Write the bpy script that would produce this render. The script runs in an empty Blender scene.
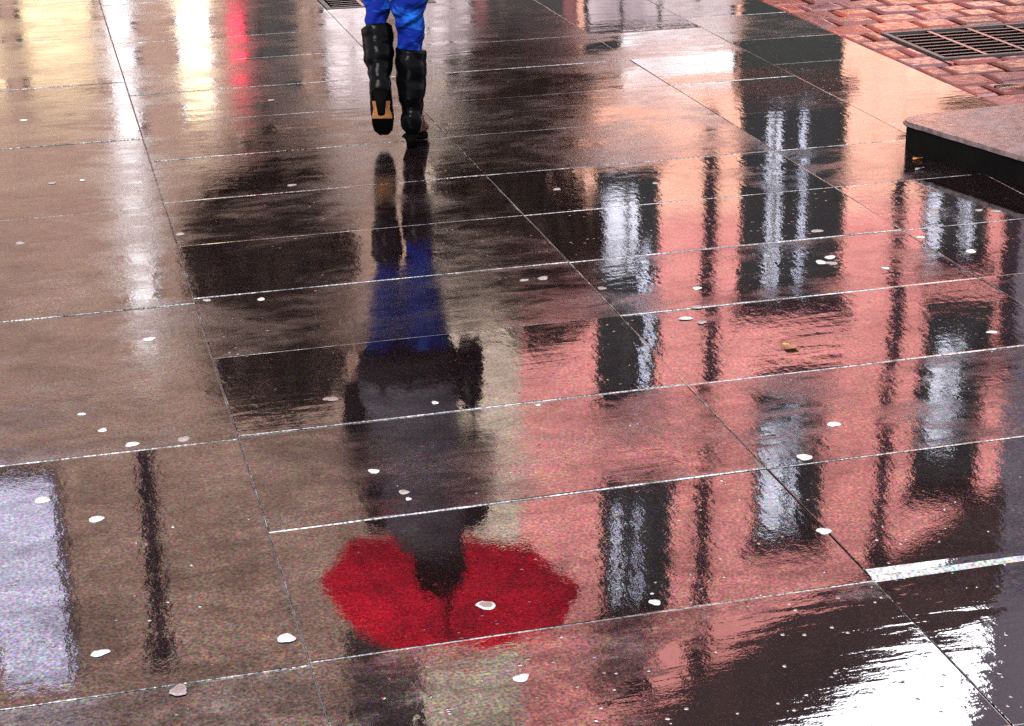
import bpy, bmesh, math, random
from mathutils import Vector, Matrix, Euler, noise
random.seed(7)
R = math.radians
sc = bpy.context.scene
C = sc.collection
AZ = R(14.4)                     # the pavement runs 14.4 degrees left of the viewing direction
CA, SA = math.cos(AZ), math.sin(AZ)
def W(s, t, z=0.0):              # pavement grid (s across, t along) -> world
    return Vector((s*CA - t*SA, s*SA + t*CA, z))

# ------------------------------------------------------------------ helpers
def mesh_obj(name, bm, mat, parent=None, smooth=False, loc=None):
    me = bpy.data.meshes.new(name)
    bm.normal_update()
    bm.to_mesh(me); bm.free()
    for m in (mat if isinstance(mat, (list, tuple)) else [mat]):
        me.materials.append(m)
    if smooth:
        me.polygons.foreach_set('use_smooth', [True]*len(me.polygons))
    o = bpy.data.objects.new(name, me); C.objects.link(o)
    if parent is not None: o.parent = parent
    if loc is not None: o.location = loc
    return o
def tag(o, label=None, cat=None, group=None, kind=None):
    if label: o['label'] = label
    if cat: o['category'] = cat
    if group: o['group'] = group
    if kind: o['kind'] = kind
    return o
def empty(name, loc, label, cat, group=None, rz=0.0):
    o = bpy.data.objects.new(name, None); C.objects.link(o)
    o.empty_display_size = 0.2
    o.location = loc; o.rotation_euler = (0, 0, rz)
    return tag(o, label, cat, group)
def box(bm, x0, x1, y0, y1, z0, z1, mi=0):
    v = [bm.verts.new((x, y, z)) for z in (z0, z1) for y in (y0, y1) for x in (x0, x1)]
    fs = []
    for f in ((0,2,3,1),(4,5,7,6),(0,1,5,4),(2,6,7,3),(0,4,6,2),(1,3,7,5)):
        fc = bm.faces.new([v[i] for i in f]); fc.material_index = mi; fs.append(fc)
    return v, fs
def bevel(bm, w, seg=2):
    bmesh.ops.bevel(bm, geom=list(bm.edges), offset=w, segments=seg, affect='EDGES', profile=0.6)
def quad(bm, a, b, c, d, mi=0):
    f = bm.faces.new([bm.verts.new(p) for p in (a, b, c, d)]); f.material_index = mi; return f
def loft(bm, rings, n=20, cap=True, mi=0):
    """rings: (centre, rx, ry[, tangent[, exponent]]) ; rings follow the path"""
    loops = []
    cs = [Vector(r[0]) for r in rings]
    for i, r in enumerate(rings):
        if len(r) > 3 and r[3] is not None: tg = Vector(r[3]).normalized()
        else:
            a = cs[max(i-1, 0)]; b = cs[min(i+1, len(cs)-1)]; tg = (b-a).normalized()
        ux = Vector((1, 0, 0)); ux = (ux - tg*ux.dot(tg))
        if ux.length < 0.2: ux = Vector((0, 1, 0)) - tg*tg.y
        ux.normalize(); uy = tg.cross(ux).normalized()
        ex = r[4] if len(r) > 4 else 1.0
        lp = []
        for k in range(n):
            a = 2*math.pi*k/n
            c_, s_ = math.cos(a), math.sin(a)
            c_ = math.copysign(abs(c_)**ex, c_); s_ = math.copysign(abs(s_)**ex, s_)
            lp.append(bm.verts.new(cs[i] + ux*(r[1]*c_) + uy*(r[2]*s_)))
        loops.append(lp)
    for a, b in zip(loops, loops[1:]):
        for k in range(n):
            f = bm.faces.new((a[k], a[(k+1) % n], b[(k+1) % n], b[k])); f.material_index = mi
    if cap:
        f = bm.faces.new(list(reversed(loops[0]))); f.material_index = mi
        f = bm.faces.new(loops[-1]); f.material_index = mi
    return loops
def tube(bm, pts, r, n=10, mi=0):
    rr = r if isinstance(r, (list, tuple)) else [r]*len(pts)
    return loft(bm, [(p, q, q) for p, q in zip(pts, rr)], n=n, mi=mi)
def ellipsoid(bm, c, rx, ry, rz, u=20, v=12, mi=0, rot=None):
    m = Matrix.Translation(Vector(c)) @ (rot.to_matrix().to_4x4() if rot else Matrix.Identity(4)) @ Matrix.Diagonal((rx, ry, rz, 1))
    res = bmesh.ops.create_uvsphere(bm, u_segments=u, v_segments=v, radius=1.0, matrix=m)
    for vv in res['verts']:
        for f in vv.link_faces: f.material_index = mi
    return res['verts']
def remeshed(bm, voxel, smooth_iter=4):
    """one continuous skin out of overlapping closed volumes"""
    me = bpy.data.meshes.new('tmp'); bm.to_mesh(me); bm.free()
    o = bpy.data.objects.new('tmp', me); C.objects.link(o)
    m = o.modifiers.new('r', 'REMESH'); m.mode = 'VOXEL'; m.voxel_size = voxel
    if smooth_iter:
        s = o.modifiers.new('s', 'SMOOTH'); s.factor = 0.5; s.iterations = smooth_iter
    dg = bpy.context.evaluated_depsgraph_get()
    ev = o.evaluated_get(dg)
    nb = bmesh.new(); nb.from_mesh(ev.to_mesh())
    bpy.data.objects.remove(o); bpy.data.meshes.remove(me)
    return nb

# ------------------------------------------------------------------ materials
class N:
    """thin wrapper round a node tree"""
    def __init__(s, name):
        s.m = bpy.data.materials.new(name); s.m.use_nodes = True
        s.t = s.m.node_tree; s.t.nodes.clear()
        s.out = s.t.nodes.new('ShaderNodeOutputMaterial')
    def n(s, kind, **kw):
        nd = s.t.nodes.new(kind)
        for k, v in kw.items():
            if k in nd.inputs.keys(): s.put(nd, k, v)
            else: setattr(nd, k, v)
        return nd
    def put(s, nd, k, v):
        if isinstance(v, bpy.types.NodeSocket): s.t.links.new(v, nd.inputs[k])
        elif isinstance(v, bpy.types.Node): s.t.links.new(v.outputs[0], nd.inputs[k])
        else:
            if isinstance(v, tuple) and len(v) == 3 and nd.inputs[k].type == 'RGBA': v = v + (1,)
            nd.inputs[k].default_value = v
    def coord(s, scale=(1, 1, 1), loc=(0, 0, 0), kind='Object', rot=(0, 0, 0)):
        tc = s.n('ShaderNodeTexCoord')
        mp = s.n('ShaderNodeMapping'); s.t.links.new(tc.outputs[kind], mp.inputs['Vector'])
        mp.inputs['Scale'].default_value = scale; mp.inputs['Location'].default_value = loc; mp.inputs['Rotation'].default_value = rot
        return mp.outputs[0]
    def noise(s, vec, scale, detail=2.0, rough=0.5, dist=0.0):
        nd = s.n('ShaderNodeTexNoise'); s.put(nd, 'Vector', vec)
        nd.inputs['Scale'].default_value = scale; nd.inputs['Detail'].default_value = detail
        nd.inputs['Roughness'].default_value = rough; nd.inputs['Distortion'].default_value = dist
        return nd
    def ramp(s, fac, stops, interp='LINEAR'):
        nd = s.n('ShaderNodeValToRGB'); s.t.links.new(fac, nd.inputs['Fac'])
        el = nd.color_ramp.elements; nd.color_ramp.interpolation = interp
        while len(el) < len(stops): el.new(0.5)
        for e, (p, c) in zip(el, stops):
            e.position = p
            e.color = (c, c, c, 1) if isinstance(c, (int, float)) else tuple(c) + (1,)
        return nd.outputs[0]
    def ramp_rgb(s, nd):
        """stretch a colour noise round white"""
        sp = s.n('ShaderNodeSeparateColor'); s.t.links.new(nd.outputs['Color'], sp.inputs[0]); cb = s.n('ShaderNodeCombineColor')
        for i in range(3): s.t.links.new(s.mapr(sp.outputs[i], 0.38, 0.60, 0.42, 1.0), cb.inputs[i])
        return cb.outputs[0]
    def mapr(s, v, a, b, c, d):
        nd = s.n('ShaderNodeMapRange'); s.put(nd, 'Value', v)
        for i, q in zip((1, 2, 3, 4), (a, b, c, d)): nd.inputs[i].default_value = q
        return nd.outputs[0]
    def math(s, op, a, b=0.0, clamp=False):
        nd = s.n('ShaderNodeMath'); nd.operation = op; nd.use_clamp = clamp
        for i, q in enumerate((a, b)):
            if isinstance(q, bpy.types.NodeSocket): s.t.links.new(q, nd.inputs[i])
            else: nd.inputs[i].default_value = q
        return nd.outputs[0]
    def mix(s, fac, a, b, mode='MIX'):
        nd = s.n('ShaderNodeMix'); nd.data_type = 'RGBA'; nd.blend_type = mode
        for i, q in ((0, fac), (6, a), (7, b)):
            if isinstance(q, bpy.types.NodeSocket): s.t.links.new(q, nd.inputs[i])
            elif i == 0: nd.inputs[0].default_value = q
            else: nd.inputs[i].default_value = tuple(q) + (1,)
        return nd.outputs[2]
    def bump(s, h, dist, normal=None, strength=1.0):
        nd = s.n('ShaderNodeBump'); s.t.links.new(h, nd.inputs['Height'])
        if isinstance(dist, bpy.types.NodeSocket): s.t.links.new(dist, nd.inputs['Distance'])
        else: nd.inputs['Distance'].default_value = dist
        if isinstance(strength, bpy.types.NodeSocket): s.t.links.new(strength, nd.inputs['Strength'])
        else: nd.inputs['Strength'].default_value = strength
        if normal is not None: s.t.links.new(normal, nd.inputs['Normal'])
        return nd.outputs[0]
    def attr(s, name):
        nd = s.n('ShaderNodeAttribute'); nd.attribute_name = name; return nd
    def bsdf(s, **kw):
        nd = s.n('ShaderNodeBsdfPrincipled')
        for k, v in kw.items(): s.put(nd, k.replace('_', ' '), v)
        s.t.links.new(nd.outputs[0], s.out.inputs[0]); return s.m

def wet_paving():
    s = N('wet_paving_stone')
    c0 = s.coord()
    slab = s.attr('slab')                                   # random colour per slab
    sep = s.n('ShaderNodeSeparateColor'); s.t.links.new(slab.outputs['Color'], sep.inputs[0])
    big = s.noise(c0, 2.6, 4.0, 0.55, 0.6).outputs[0]
    mid = s.noise(s.coord((1, 2.2, 1)), 7.0, 4.0, 0.6, 0.8).outputs[0]
    fine = s.noise(c0, 60.0, 3.0, 0.7).outputs[0]
    grain = s.noise(c0, 210.0, 1.0, 0.6)
    # where water stands on the stone
    dry = s.math('ADD', s.math('MULTIPLY', big, 0.62), s.math('MULTIPLY', mid, 0.38))
    dry = s.math('ADD', dry, s.math('MULTIPLY', s.math('SUBTRACT', sep.outputs[0], 0.5), 0.22))
    dryf = s.mapr(dry, 0.46, 0.66, 0.0, 1.0)
    edge = sep.outputs[2]
    mid2 = s.noise(s.coord((1, 1, 1)), 34.0, 3.0, 0.6).outputs[0]
    # stone colour, mottled, with coloured mineral grain
    col = s.mix(sep.outputs[1], (0.0008, 0.0005, 0.0005), (0.0020, 0.0011, 0.0010))
    col = s.mix(s.mapr(mid, 0.35, 0.7, 0.0, 0.6), col, (0.0030, 0.0016, 0.0013))
    gs = s.n('ShaderNodeSeparateColor'); s.t.links.new(grain.outputs['Color'], gs.inputs[0])
    for i, cc in enumerate(((0.030, 0.004, 0.009), (0.005, 0.010, 0.003), (0.005, 0.006, 0.028))):
        col = s.mix(s.mapr(gs.outputs[i], 0.62, 0.76, 0.0, 0.55), col, cc)
    col = s.mix(s.mapr(fine, 0.62, 0.75, 0.0, 0.5), col, (0.007, 0.004, 0.0035))
    # water skin: long ripples across the walk, gusty; finer tremble; stone texture where thin
    gust = s.mapr(s.noise(s.coord((1, 1.6, 1), (3.1, 1.7, 0)), 2.2, 2.0).outputs[0], 0.42, 0.66, 0.13, 1.0)
    gust = s.math('MULTIPLY', gust, s.mapr(sep.outputs[0], -1.0, -0.2, 0.3, 1.0))
    r1 = s.noise(s.coord((5.0, 26.0, 1), rot=(0, 0, R(3))), 1.0, 2.0, 0.5, 0.5).outputs[0]
    r2 = s.noise(s.coord((48.0, 22.0, 1)), 1.0, 1.0, 0.5).outputs[0]
    r3 = s.noise(s.coord((95.0, 70.0, 1)), 1.0, 1.0, 0.5).outputs[0]
    # the standing puddle low at right: smooth, with long wavelets
    off = s.n('ShaderNodeVectorMath'); off.operation = 'MULTIPLY_ADD'; s.t.links.new(c0, off.inputs[0])
    off.inputs[1].default_value = (1/0.42, 1/0.30, 0); off.inputs[2].default_value = (-1.22/0.42, -2.36/0.30, 0)
    ln = s.n('ShaderNodeVectorMath'); ln.operation = 'LENGTH'; s.t.links.new(off.outputs[0], ln.inputs[0])
    pud = s.mapr(s.math('ADD', ln.outputs['Value'], s.math('MULTIPLY', s.math('SUBTRACT', mid, 0.5), 0.8)), 0.95, 1.1, 1.0, 0.0)
    dryf = s.math('MULTIPLY', dryf, s.math('SUBTRACT', 1.0, pud))
    rough = s.math('ADD', s.mapr(dryf, 0.0, 1.0, 0.022, 0.18), s.math('MULTIPLY', edge, s.mapr(mid, 0.40, 0.6, 0.0, 0.45)))
    amp = s.math('ADD', s.math('MULTIPLY', gust, 0.00034), s.math('MULTIPLY', pud, 0.00012))
    h = s.math('ADD', s.math('MULTIPLY', r1, amp), s.math('MULTIPLY', s.math('MULTIPLY', r2, s.mapr(gust, 0.0, 1.0, 0.45, 1.0)), 0.00017))
    h = s.math('ADD', h, s.math('MULTIPLY', r3, 0.000028))
    h = s.math('ADD', h, s.math('MULTIPLY', s.math('MULTIPLY', edge, mid2), 0.0045))
    h = s.math('ADD', h, s.math('MULTIPLY', s.math('MULTIPLY', fine, dryf), 0.00007))
    h = s.math('ADD', h, s.math('MULTIPLY', grain.outputs[0], 0.00003))
    # rain pits
    vo = s.n('ShaderNodeTexVoronoi'); s.put(vo, 'Vector', c0); vo.inputs['Scale'].default_value = 55.0; vo.inputs['Randomness'].default_value = 1.0
    vs = s.n('ShaderNodeSeparateColor'); s.t.links.new(vo.outputs['Color'], vs.inputs[0])
    pit = s.math('MULTIPLY', s.mapr(vo.outputs['Distance'], 0.0, 0.22, 1.0, 0.0), s.math('MULTIPLY', s.mapr(vs.outputs[0], 0.86, 0.90, 0.0, 1.0), s.math('ADD', s.mapr(big, 0.5, 0.62, 0.12, 1.0), s.mapr(ln.outputs['Value'], 1.0, 2.0, 1.5, 0.0))))
    h = s.math('ADD', h, s.math('MULTIPLY', pit, 0.0008))
    nrm = s.bump(h, 1.0)
    # stains, grime and mineral grain take the edge off the mirror unevenly
    st1 = s.mapr(s.noise(s.coord((1, 1.4, 1), (7, 2, 0)), 4.2, 6.0, 0.68, 0.9).outputs[0], 0.40, 0.60, 0.26, 0.74)
    st2 = s.mapr(s.noise(s.coord((1, 1.3, 1), (1, 9, 0)), 24.0, 4.0, 0.7, 0.4).outputs[0], 0.34, 0.64, 0.62, 1.18)
    st3 = s.mapr(s.noise(c0, 170.0, 1.0, 0.6).outputs[0], 0.32, 0.68, 0.35, 1.9)
    spec = s.math('MULTIPLY', s.math('MULTIPLY', st1, st2), st3)
    spec = s.math('ADD', s.math('MULTIPLY', spec, s.math('SUBTRACT', 1.0, pud)), s.math('MULTIPLY', pud, 0.5))
    tint = s.mix(s.math('MULTIPLY', s.math('MULTIPLY', s.math('SUBTRACT', 1.0, pud), s.math('SUBTRACT', 1.0, edge)), 0.95), (1, 1, 1), s.ramp_rgb(s.noise(c0, 135.0, 1.0, 0.6)))
    return s.bsdf(Base_Color=col, Roughness=rough, IOR=2.05, Specular_IOR_Level=spec, Specular_Tint=tint, Normal=nrm)

def simple(name, col, rough=0.6, metal=0.0, ior=1.45, var=0.25, scale=6.0, bump=0.0, bscale=40.0, kind='Object', stretch=(1, 1, 1), **kw):
    s = N(name)
    co = s.coord(stretch, kind=kind)
    nz = s.noise(co, scale, 4.0, 0.6).outputs[0]
    lo = tuple(c*(1-var) for c in col); hi = tuple(min(1, c*(1+var)) for c in col)
    cc = s.mix(s.mapr(nz, 0.3, 0.7, 0, 1), lo, hi)
    args = dict(Base_Color=cc, Roughness=rough, Metallic=metal, IOR=ior); args.update(kw)
    if bump:
        args['Normal'] = s.bump(s.noise(co, bscale, 3.0, 0.6).outputs[0], bump)
    return s.bsdf(**args)

def masonry(name, a, b, mortar, bw, bh, msize=0.012, stain=0.35):
    s = N(name)
    tc = s.n('ShaderNodeTexCoord')
    sx = s.n('ShaderNodeSeparateXYZ'); s.t.links.new(tc.outputs['Object'], sx.inputs[0])
    cb = s.n('ShaderNodeCombineXYZ')
    s.t.links.new(s.math('ADD', sx.outputs[0], sx.outputs[1]), cb.inputs[0]); s.t.links.new(sx.outputs[2], cb.inputs[1])
    br = s.n('ShaderNodeTexBrick'); s.t.links.new(cb.outputs[0], br.inputs['Vector'])
    for k, v in (('Color1', a), ('Color2', b), ('Mortar', mortar)): br.inputs[k].default_value = tuple(v)+(1,)
    br.inputs['Scale'].default_value = 1.0; br.inputs['Mortar Size'].default_value = msize
    br.inputs['Brick Width'].default_value = bw; br.inputs['Row Height'].default_value = bh
    nz = s.noise(s.coord((1, 1, 0.35)), 0.9, 5.0, 0.6).outputs[0]
    col = s.mix(s.mapr(nz, 0.35, 0.7, 0.0, stain), br.outputs[0], tuple(q*0.45 for q in a))
    return s.bsdf(Base_Color=col, Roughness=0.8, IOR=1.15, Normal=s.bump(br.outputs['Fac'], -0.006))

def emissive(name, col, strength, col2=None, scale=2.0, stretch=(1, 1, 1)):
    s = N(name)
    nz = s.noise(s.coord(stretch), scale, 3.0, 0.6).outputs[0]
    cc = s.mix(s.mapr(nz, 0.35, 0.65, 0, 1), col, col2 or tuple(q*0.5 for q in col))
    return s.bsdf(Base_Color=(0.02, 0.02, 0.02), Roughness=0.2, Emission_Color=cc, Emission_Strength=strength)

M = {}
M['paving'] = wet_paving()
def setts():
    s = N('wet_red_setts')
    a = s.attr('slab'); sep = s.n('ShaderNodeSeparateColor'); s.t.links.new(a.outputs['Color'], sep.inputs[0])
    c0 = s.coord()
    nz = s.noise(c0, 26.0, 4.0, 0.65).outputs[0]; gr = s.noise(c0, 180.0, 1.0).outputs[0]
    col = s.mix(sep.outputs[0], (0.018, 0.003, 0.003), (0.085, 0.013, 0.006))
    col = s.mix(s.mapr(sep.outputs[1], 0.6, 1.0, 0, 0.6), col, (0.035, 0.012, 0.02))
    col = s.mix(s.mapr(nz, 0.4, 0.7, 0, 0.6), col, (0.010, 0.0035, 0.0045))
    h = s.math('ADD', s.math('MULTIPLY', nz, 0.0016), s.math('MULTIPLY', gr, 0.0002))
    return s.bsdf(Base_Color=col, Roughness=s.mapr(nz, 0.35, 0.65, 0.08, 0.45), IOR=1.33, Normal=s.bump(h, 1.0))
M['setts'] = setts()
M['asphalt'] = simple('wet_dark_bedding', (0.008, 0.006, 0.006), 0.35, ior=1.5, bump=0.002, bscale=160)
M['mortar'] = simple('wet_joint_mortar', (0.035, 0.022, 0.020), 0.4, ior=1.5, var=0.5, scale=30)
M['step'] = simple('wet_step_stone', (0.050, 0.032, 0.034), 0.25, ior=1.6, var=0.7, scale=7, bump=0.0006, bscale=14)
def step_stone():
    s = N('worn_wet_step'); c0 = s.coord()
    a = s.noise(c0, 5.5, 5.0, 0.65, 0.8).outputs[0]; b = s.noise(c0, 38.0, 4.0, 0.7).outputs[0]
    col = s.mix(s.mapr(a, 0.36, 0.62, 0, 1), (0.008, 0.0045, 0.005), (0.032, 0.020, 0.021))
    col = s.mix(s.mapr(b, 0.5, 0.68, 0, 0.7), col, (0.045, 0.022, 0.018))
    return s.bsdf(Base_Color=col, Roughness=s.mapr(a, 0.35, 0.65, 0.10, 0.42), IOR=1.5, Specular_IOR_Level=s.mapr(b, 0.35, 0.6, 0.1, 0.6), Normal=s.bump(b, 0.0012))
M['step'] = step_stone()
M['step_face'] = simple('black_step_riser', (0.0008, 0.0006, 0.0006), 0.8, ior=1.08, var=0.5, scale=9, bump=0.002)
M['iron'] = simple('cast_iron', (0.004, 0.0035, 0.004), 0.45, ior=1.5, var=0.4, scale=30, bump=0.0006)
M['gum'] = simple('trodden_gum', (0.15, 0.14, 0.135), 0.5, var=0.5, scale=60, bump=0.001, bscale=150)
M['gum_dull'] = simple('grubby_gum', (0.045, 0.03, 0.028), 0.5, var=0.4, scale=60, bump=0.001, bscale=150)
M['gum_mid'] = simple('worn_gum', (0.065, 0.052, 0.05), 0.5, var=0.55, scale=70, bump=0.001, bscale=150)
M['leaf_yellow'] = simple('yellow_leaf', (0.20, 0.13, 0.015), 0.35, scale=60)
M['scrap'] = simple('orange_paper', (0.25, 0.09, 0.02), 0.5, scale=60)
M['plastic'] = simple('black_plastic', (0.003, 0.003, 0.003), 0.25, scale=20)
def sandstone():
    return masonry('pink_sandstone', (0.60, 0.225, 0.210), (0.68, 0.27, 0.255), (0.52, 0.205, 0.195), 0.75, 0.32, 0.008, 0.34)
M['pink'] = sandstone()
M['pink_low_glow'] = masonry('pink_stone_low_glow', (0.70, 0.36, 0.27), (0.78, 0.43, 0.33), (0.60, 0.31, 0.24), 0.75, 0.32, 0.008, 0.30)  # the pink wall again, with a brighter low reflection put into its colour
M['brown'] = masonry('brown_sandstone', (0.255, 0.162, 0.130), (0.31, 0.20, 0.160), (0.20, 0.13, 0.105), 0.7, 0.3, 0.01, 0.4)
M['beige'] = masonry('beige_stone', (0.46, 0.36, 0.29), (0.52, 0.41, 0.33), (0.38, 0.3, 0.25), 0.8, 0.35, 0.008, 0.25)
M['darkbrick'] = masonry('sooty_brick', (0.035, 0.026, 0.028), (0.05, 0.036, 0.036), (0.03, 0.025, 0.025), 0.225, 0.075, 0.01, 0.4)
M['grey'] = masonry('grey_blue_stone', (0.105, 0.09, 0.115), (0.125, 0.105, 0.13), (0.085, 0.075, 0.095), 0.8, 0.4, 0.008, 0.3)
M['lavender'] = simple('pale_grey_render', (0.48, 0.46, 0.62), 0.7, var=0.12, scale=1.2, bump=0.003)
M['slate'] = masonry('dark_slate', (0.030, 0.019, 0.020), (0.055, 0.032, 0.032), (0.01, 0.01, 0.012), 0.3, 0.2, 0.01, 0.4)
M['lead'] = simple('dark_pipe_paint', (0.012, 0.006, 0.011), 0.6, ior=1.2, scale=4)
M['white'] = simple('white_paint', (0.78, 0.78, 0.80), 0.45, var=0.06)
M['trim'] = simple('grey_green_trim', (0.016, 0.018, 0.015), 0.5, ior=1.25, var=0.3)
M['glass'] = simple('dark_window_glass', (0.005, 0.006, 0.007), 0.04, ior=1.3, var=0.5, scale=0.8)
M['curtain'] = simple('pale_net_curtain', (0.60, 0.62, 0.74), 0.8, var=0.25, scale=5, stretch=(6, 1, 0.3))
M['pilaster'] = simple('pale_painted_stone', (0.66, 0.62, 0.64), 0.6, var=0.1, scale=1.5)
M['shopgreen'] = simple('dark_green_shopfront', (0.007, 0.010, 0.008), 0.3, ior=1.3, var=0.4)
M['shopred'] = simple('dark_red_shopfront', (0.085, 0.010, 0.010), 0.35, var=0.4)
M['shopdark'] = simple('black_shopfront', (0.008, 0.006, 0.007), 0.35, ior=1.3, var=0.4)
M['lit_yellow'] = emissive('lit_shop_interior', (1.0, 0.72, 0.40), 0.48, (0.5, 0.30, 0.16), 1.3)
M['lit_cream'] = emissive('lit_shop_interior_bright', (1.0, 0.84, 0.56), 0.78, (1.0, 0.72, 0.34), 1.2)
M['lit_white'] = emissive('lit_shop_interior_white', (0.95, 0.86, 0.86), 0.5, (0.55, 0.42, 0.45), 1.4)
M['lit_dim'] = emissive('dim_lobby_light', (0.62, 0.50, 0.52), 0.45, (0.25, 0.18, 0.2), 1.6)
M['neon'] = emissive('red_lit_sign', (1.0, 0.015, 0.06), 0.75, (0.9, 0.01, 0.05), 4)
M['bark'] = simple('wet_bark', (0.03, 0.02, 0.016), 0.7, scale=20, bump=0.01)
def leaf():
    s = N('dark_leaves')
    a = s.attr('slab'); sep = s.n('ShaderNodeSeparateColor'); s.t.links.new(a.outputs['Color'], sep.inputs[0])
    col = s.mix(sep.outputs[0], (0.006, 0.005, 0.004), (0.018, 0.013, 0.008))
    col = s.mix(s.mapr(sep.outputs[1], 0.75, 1, 0, 0.8), col, (0.05, 0.018, 0.014))
    return s.bsdf(Base_Color=col, Roughness=0.6, IOR=1.2)
M['leaf'] = leaf()
def denim():
    s = N('blue_denim')
    c0 = s.coord(); nz = s.noise(s.coord((1, 1, 1.8)), 11.0, 4.0, 0.6, 0.8).outputs[0]; fi = s.noise(c0, 240.0, 1.0).outputs[0]
    col = s.mix(s.mapr(nz, 0.46, 0.68, 0, 1), (0.0002, 0.0032, 0.050), (0.0026, 0.040, 0.18))
    wv = s.n('ShaderNodeTexWave'); s.put(wv, 'Vector', s.coord((1, 1, 1), rot=(0, R(18), 0))); wv.bands_direction = 'Z'
    wv.inputs['Scale'].default_value = 6.0; wv.inputs['Distortion'].default_value = 9.0; wv.inputs['Detail'].default_value = 2.0; wv.inputs['Detail Scale'].default_value = 1.4
    h = s.math('ADD', s.math('MULTIPLY', wv.outputs[1], 0.014), s.math('MULTIPLY', nz, 0.020))
    return s.bsdf(Base_Color=col, Roughness=0.8, IOR=1.12, Normal=s.bump(h, 1.0))
M['denim'] = denim()
M['boot'] = simple('black_leather', (0.0005, 0.0005, 0.0007), 0.2, ior=1.085, var=0.3, scale=12, bump=0.0025, bscale=14, stretch=(1, 1, 2.2))
M['sole'] = simple('tan_sole', (0.16, 0.062, 0.016), 0.5, var=0.35, scale=40)
M['rubber_slot_shade'] = simple('black_rubber_slot_shade', (0.0006, 0.0006, 0.0006), 0.7, ior=1.05)
M['gilet'] = simple('grey_quilted_nylon', (0.036, 0.031, 0.038), 0.6, ior=1.2, var=0.2, scale=14, bump=0.004, bscale=14)
M['sleeve'] = simple('black_wool', (0.005, 0.004, 0.005), 0.85, ior=1.15, var=0.3, scale=30, bump=0.002, bscale=90)
M['hair'] = simple('dark_brown_hair', (0.004, 0.0035, 0.003), 0.45, ior=1.2, var=0.4, scale=20, stretch=(6, 6, 1), bump=0.003, bscale=30)
def skin():
    s = N('skin'); c0 = s.coord(); nz = s.noise(c0, 30, 3).outputs[0]
    return s.bsdf(Base_Color=s.mix(nz, (0.18, 0.095, 0.07), (0.23, 0.125, 0.09)), Roughness=0.5, Subsurface_Weight=0.08)
M['skin'] = skin()
M['eye'] = simple('eye', (0.05, 0.04, 0.035), 0.15)
M['lips'] = simple('lips', (0.14, 0.04, 0.04), 0.4)
def canopy():
    s = N('red_umbrella_cloth')
    nz = s.noise(s.coord(), 9.0, 3.0, 0.6).outputs[0]
    d = s.n('ShaderNodeBsdfDiffuse'); d.inputs[0].default_value = (0.60, 0.010, 0.028, 1)
    t = s.n('ShaderNodeBsdfTranslucent'); s.t.links.new(s.mix(nz, (0.62, 0.008, 0.03), (0.78, 0.018, 0.05)), t.inputs[0])
    m = s.n('ShaderNodeMixShader'); m.inputs[0].default_value = 0.42
    s.t.links.new(d.outputs[0], m.inputs[1]); s.t.links.new(t.outputs[0], m.inputs[2])
    s.t.links.new(m.outputs[0], s.out.inputs[0]); return s.m
M['canopy'] = canopy()
M['steel'] = simple('dark_steel', (0.02, 0.02, 0.022), 0.35, metal=0.6)

# ------------------------------------------------------------------ world, sun, camera
SUN_EL, SUN_AZ = R(30), R(200)
wd = bpy.data.worlds.new("World"); sc.world = wd; wd.use_nodes = True
nt = wd.node_tree; nt.nodes.clear()
wo = nt.nodes.new('ShaderNodeOutputWorld'); bg = nt.nodes.new('ShaderNodeBackground'); sky = nt.nodes.new('ShaderNodeTexSky')
sky.sky_type = 'NISHITA'; sky.sun_disc = False; sky.sun_elevation = SUN_EL; sky.sun_rotation = SUN_AZ
hs = nt.nodes.new('ShaderNodeHueSaturation'); hs.inputs['Saturation'].default_value = 0.25
mx = nt.nodes.new('ShaderNodeMix'); mx.data_type = 'RGBA'; mx.inputs[0].default_value = 0.75
tc = nt.nodes.new('ShaderNodeTexCoord'); nz = nt.nodes.new('ShaderNodeTexNoise'); nz.inputs['Scale'].default_value = 2.5; nz.inputs['Detail'].default_value = 5
rp = nt.nodes.new('ShaderNodeValToRGB'); rp.color_ramp.elements[0].position = 0.3; rp.color_ramp.elements[1].position = 0.75
rp.color_ramp.elements[0].color = (6.4, 6.3, 6.9, 1); rp.color_ramp.elements[1].color = (9.4, 9.3, 9.6, 1)     # the cloud deck
nt.links.new(tc.outputs['Generated'], nz.inputs['Vector']); nt.links.new(nz.outputs[0], rp.inputs[0])
nt.links.new(sky.outputs[0], hs.inputs['Color']); nt.links.new(hs.outputs[0], mx.inputs[6]); nt.links.new(rp.outputs[0], mx.inputs[7])
sx = nt.nodes.new('ShaderNodeSeparateXYZ'); nt.links.new(tc.outputs['Generated'], sx.inputs[0])
mr = nt.nodes.new('ShaderNodeMapRange'); nt.links.new(sx.outputs[1], mr.inputs[0])
for i, q in zip((1, 2, 3, 4), (-0.4, 0.9, 0.85, 2.3)): mr.inputs[i].default_value = q      # brightening added to the sky ahead, to whiten puddle and joint lines
vm = nt.nodes.new('ShaderNodeVectorMath'); vm.operation = 'SCALE'; nt.links.new(mx.outputs[2], vm.inputs[0]); nt.links.new(mr.outputs[0], vm.inputs['Scale'])
nt.links.new(vm.outputs[0], bg.inputs[0]); bg.inputs[1].default_value = 0.085; nt.links.new(bg.outputs[0], wo.inputs[0])
sl = bpy.data.lights.new('overcast_sun', 'SUN'); sl.energy = 1.5; sl.angle = R(25); sl.color = (1.0, 0.95, 0.9)
so = bpy.data.objects.new('overcast_sun', sl); C.objects.link(so)
# light comes from behind the camera, a little to its left
dirv = Vector((-math.sin(R(20))*math.cos(SUN_EL), -math.cos(R(20))*math.cos(SUN_EL), math.sin(SUN_EL)))
so.rotation_euler = dirv.to_track_quat('Z', 'Y').to_euler(); so.location = (0, 0, 30)

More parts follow.
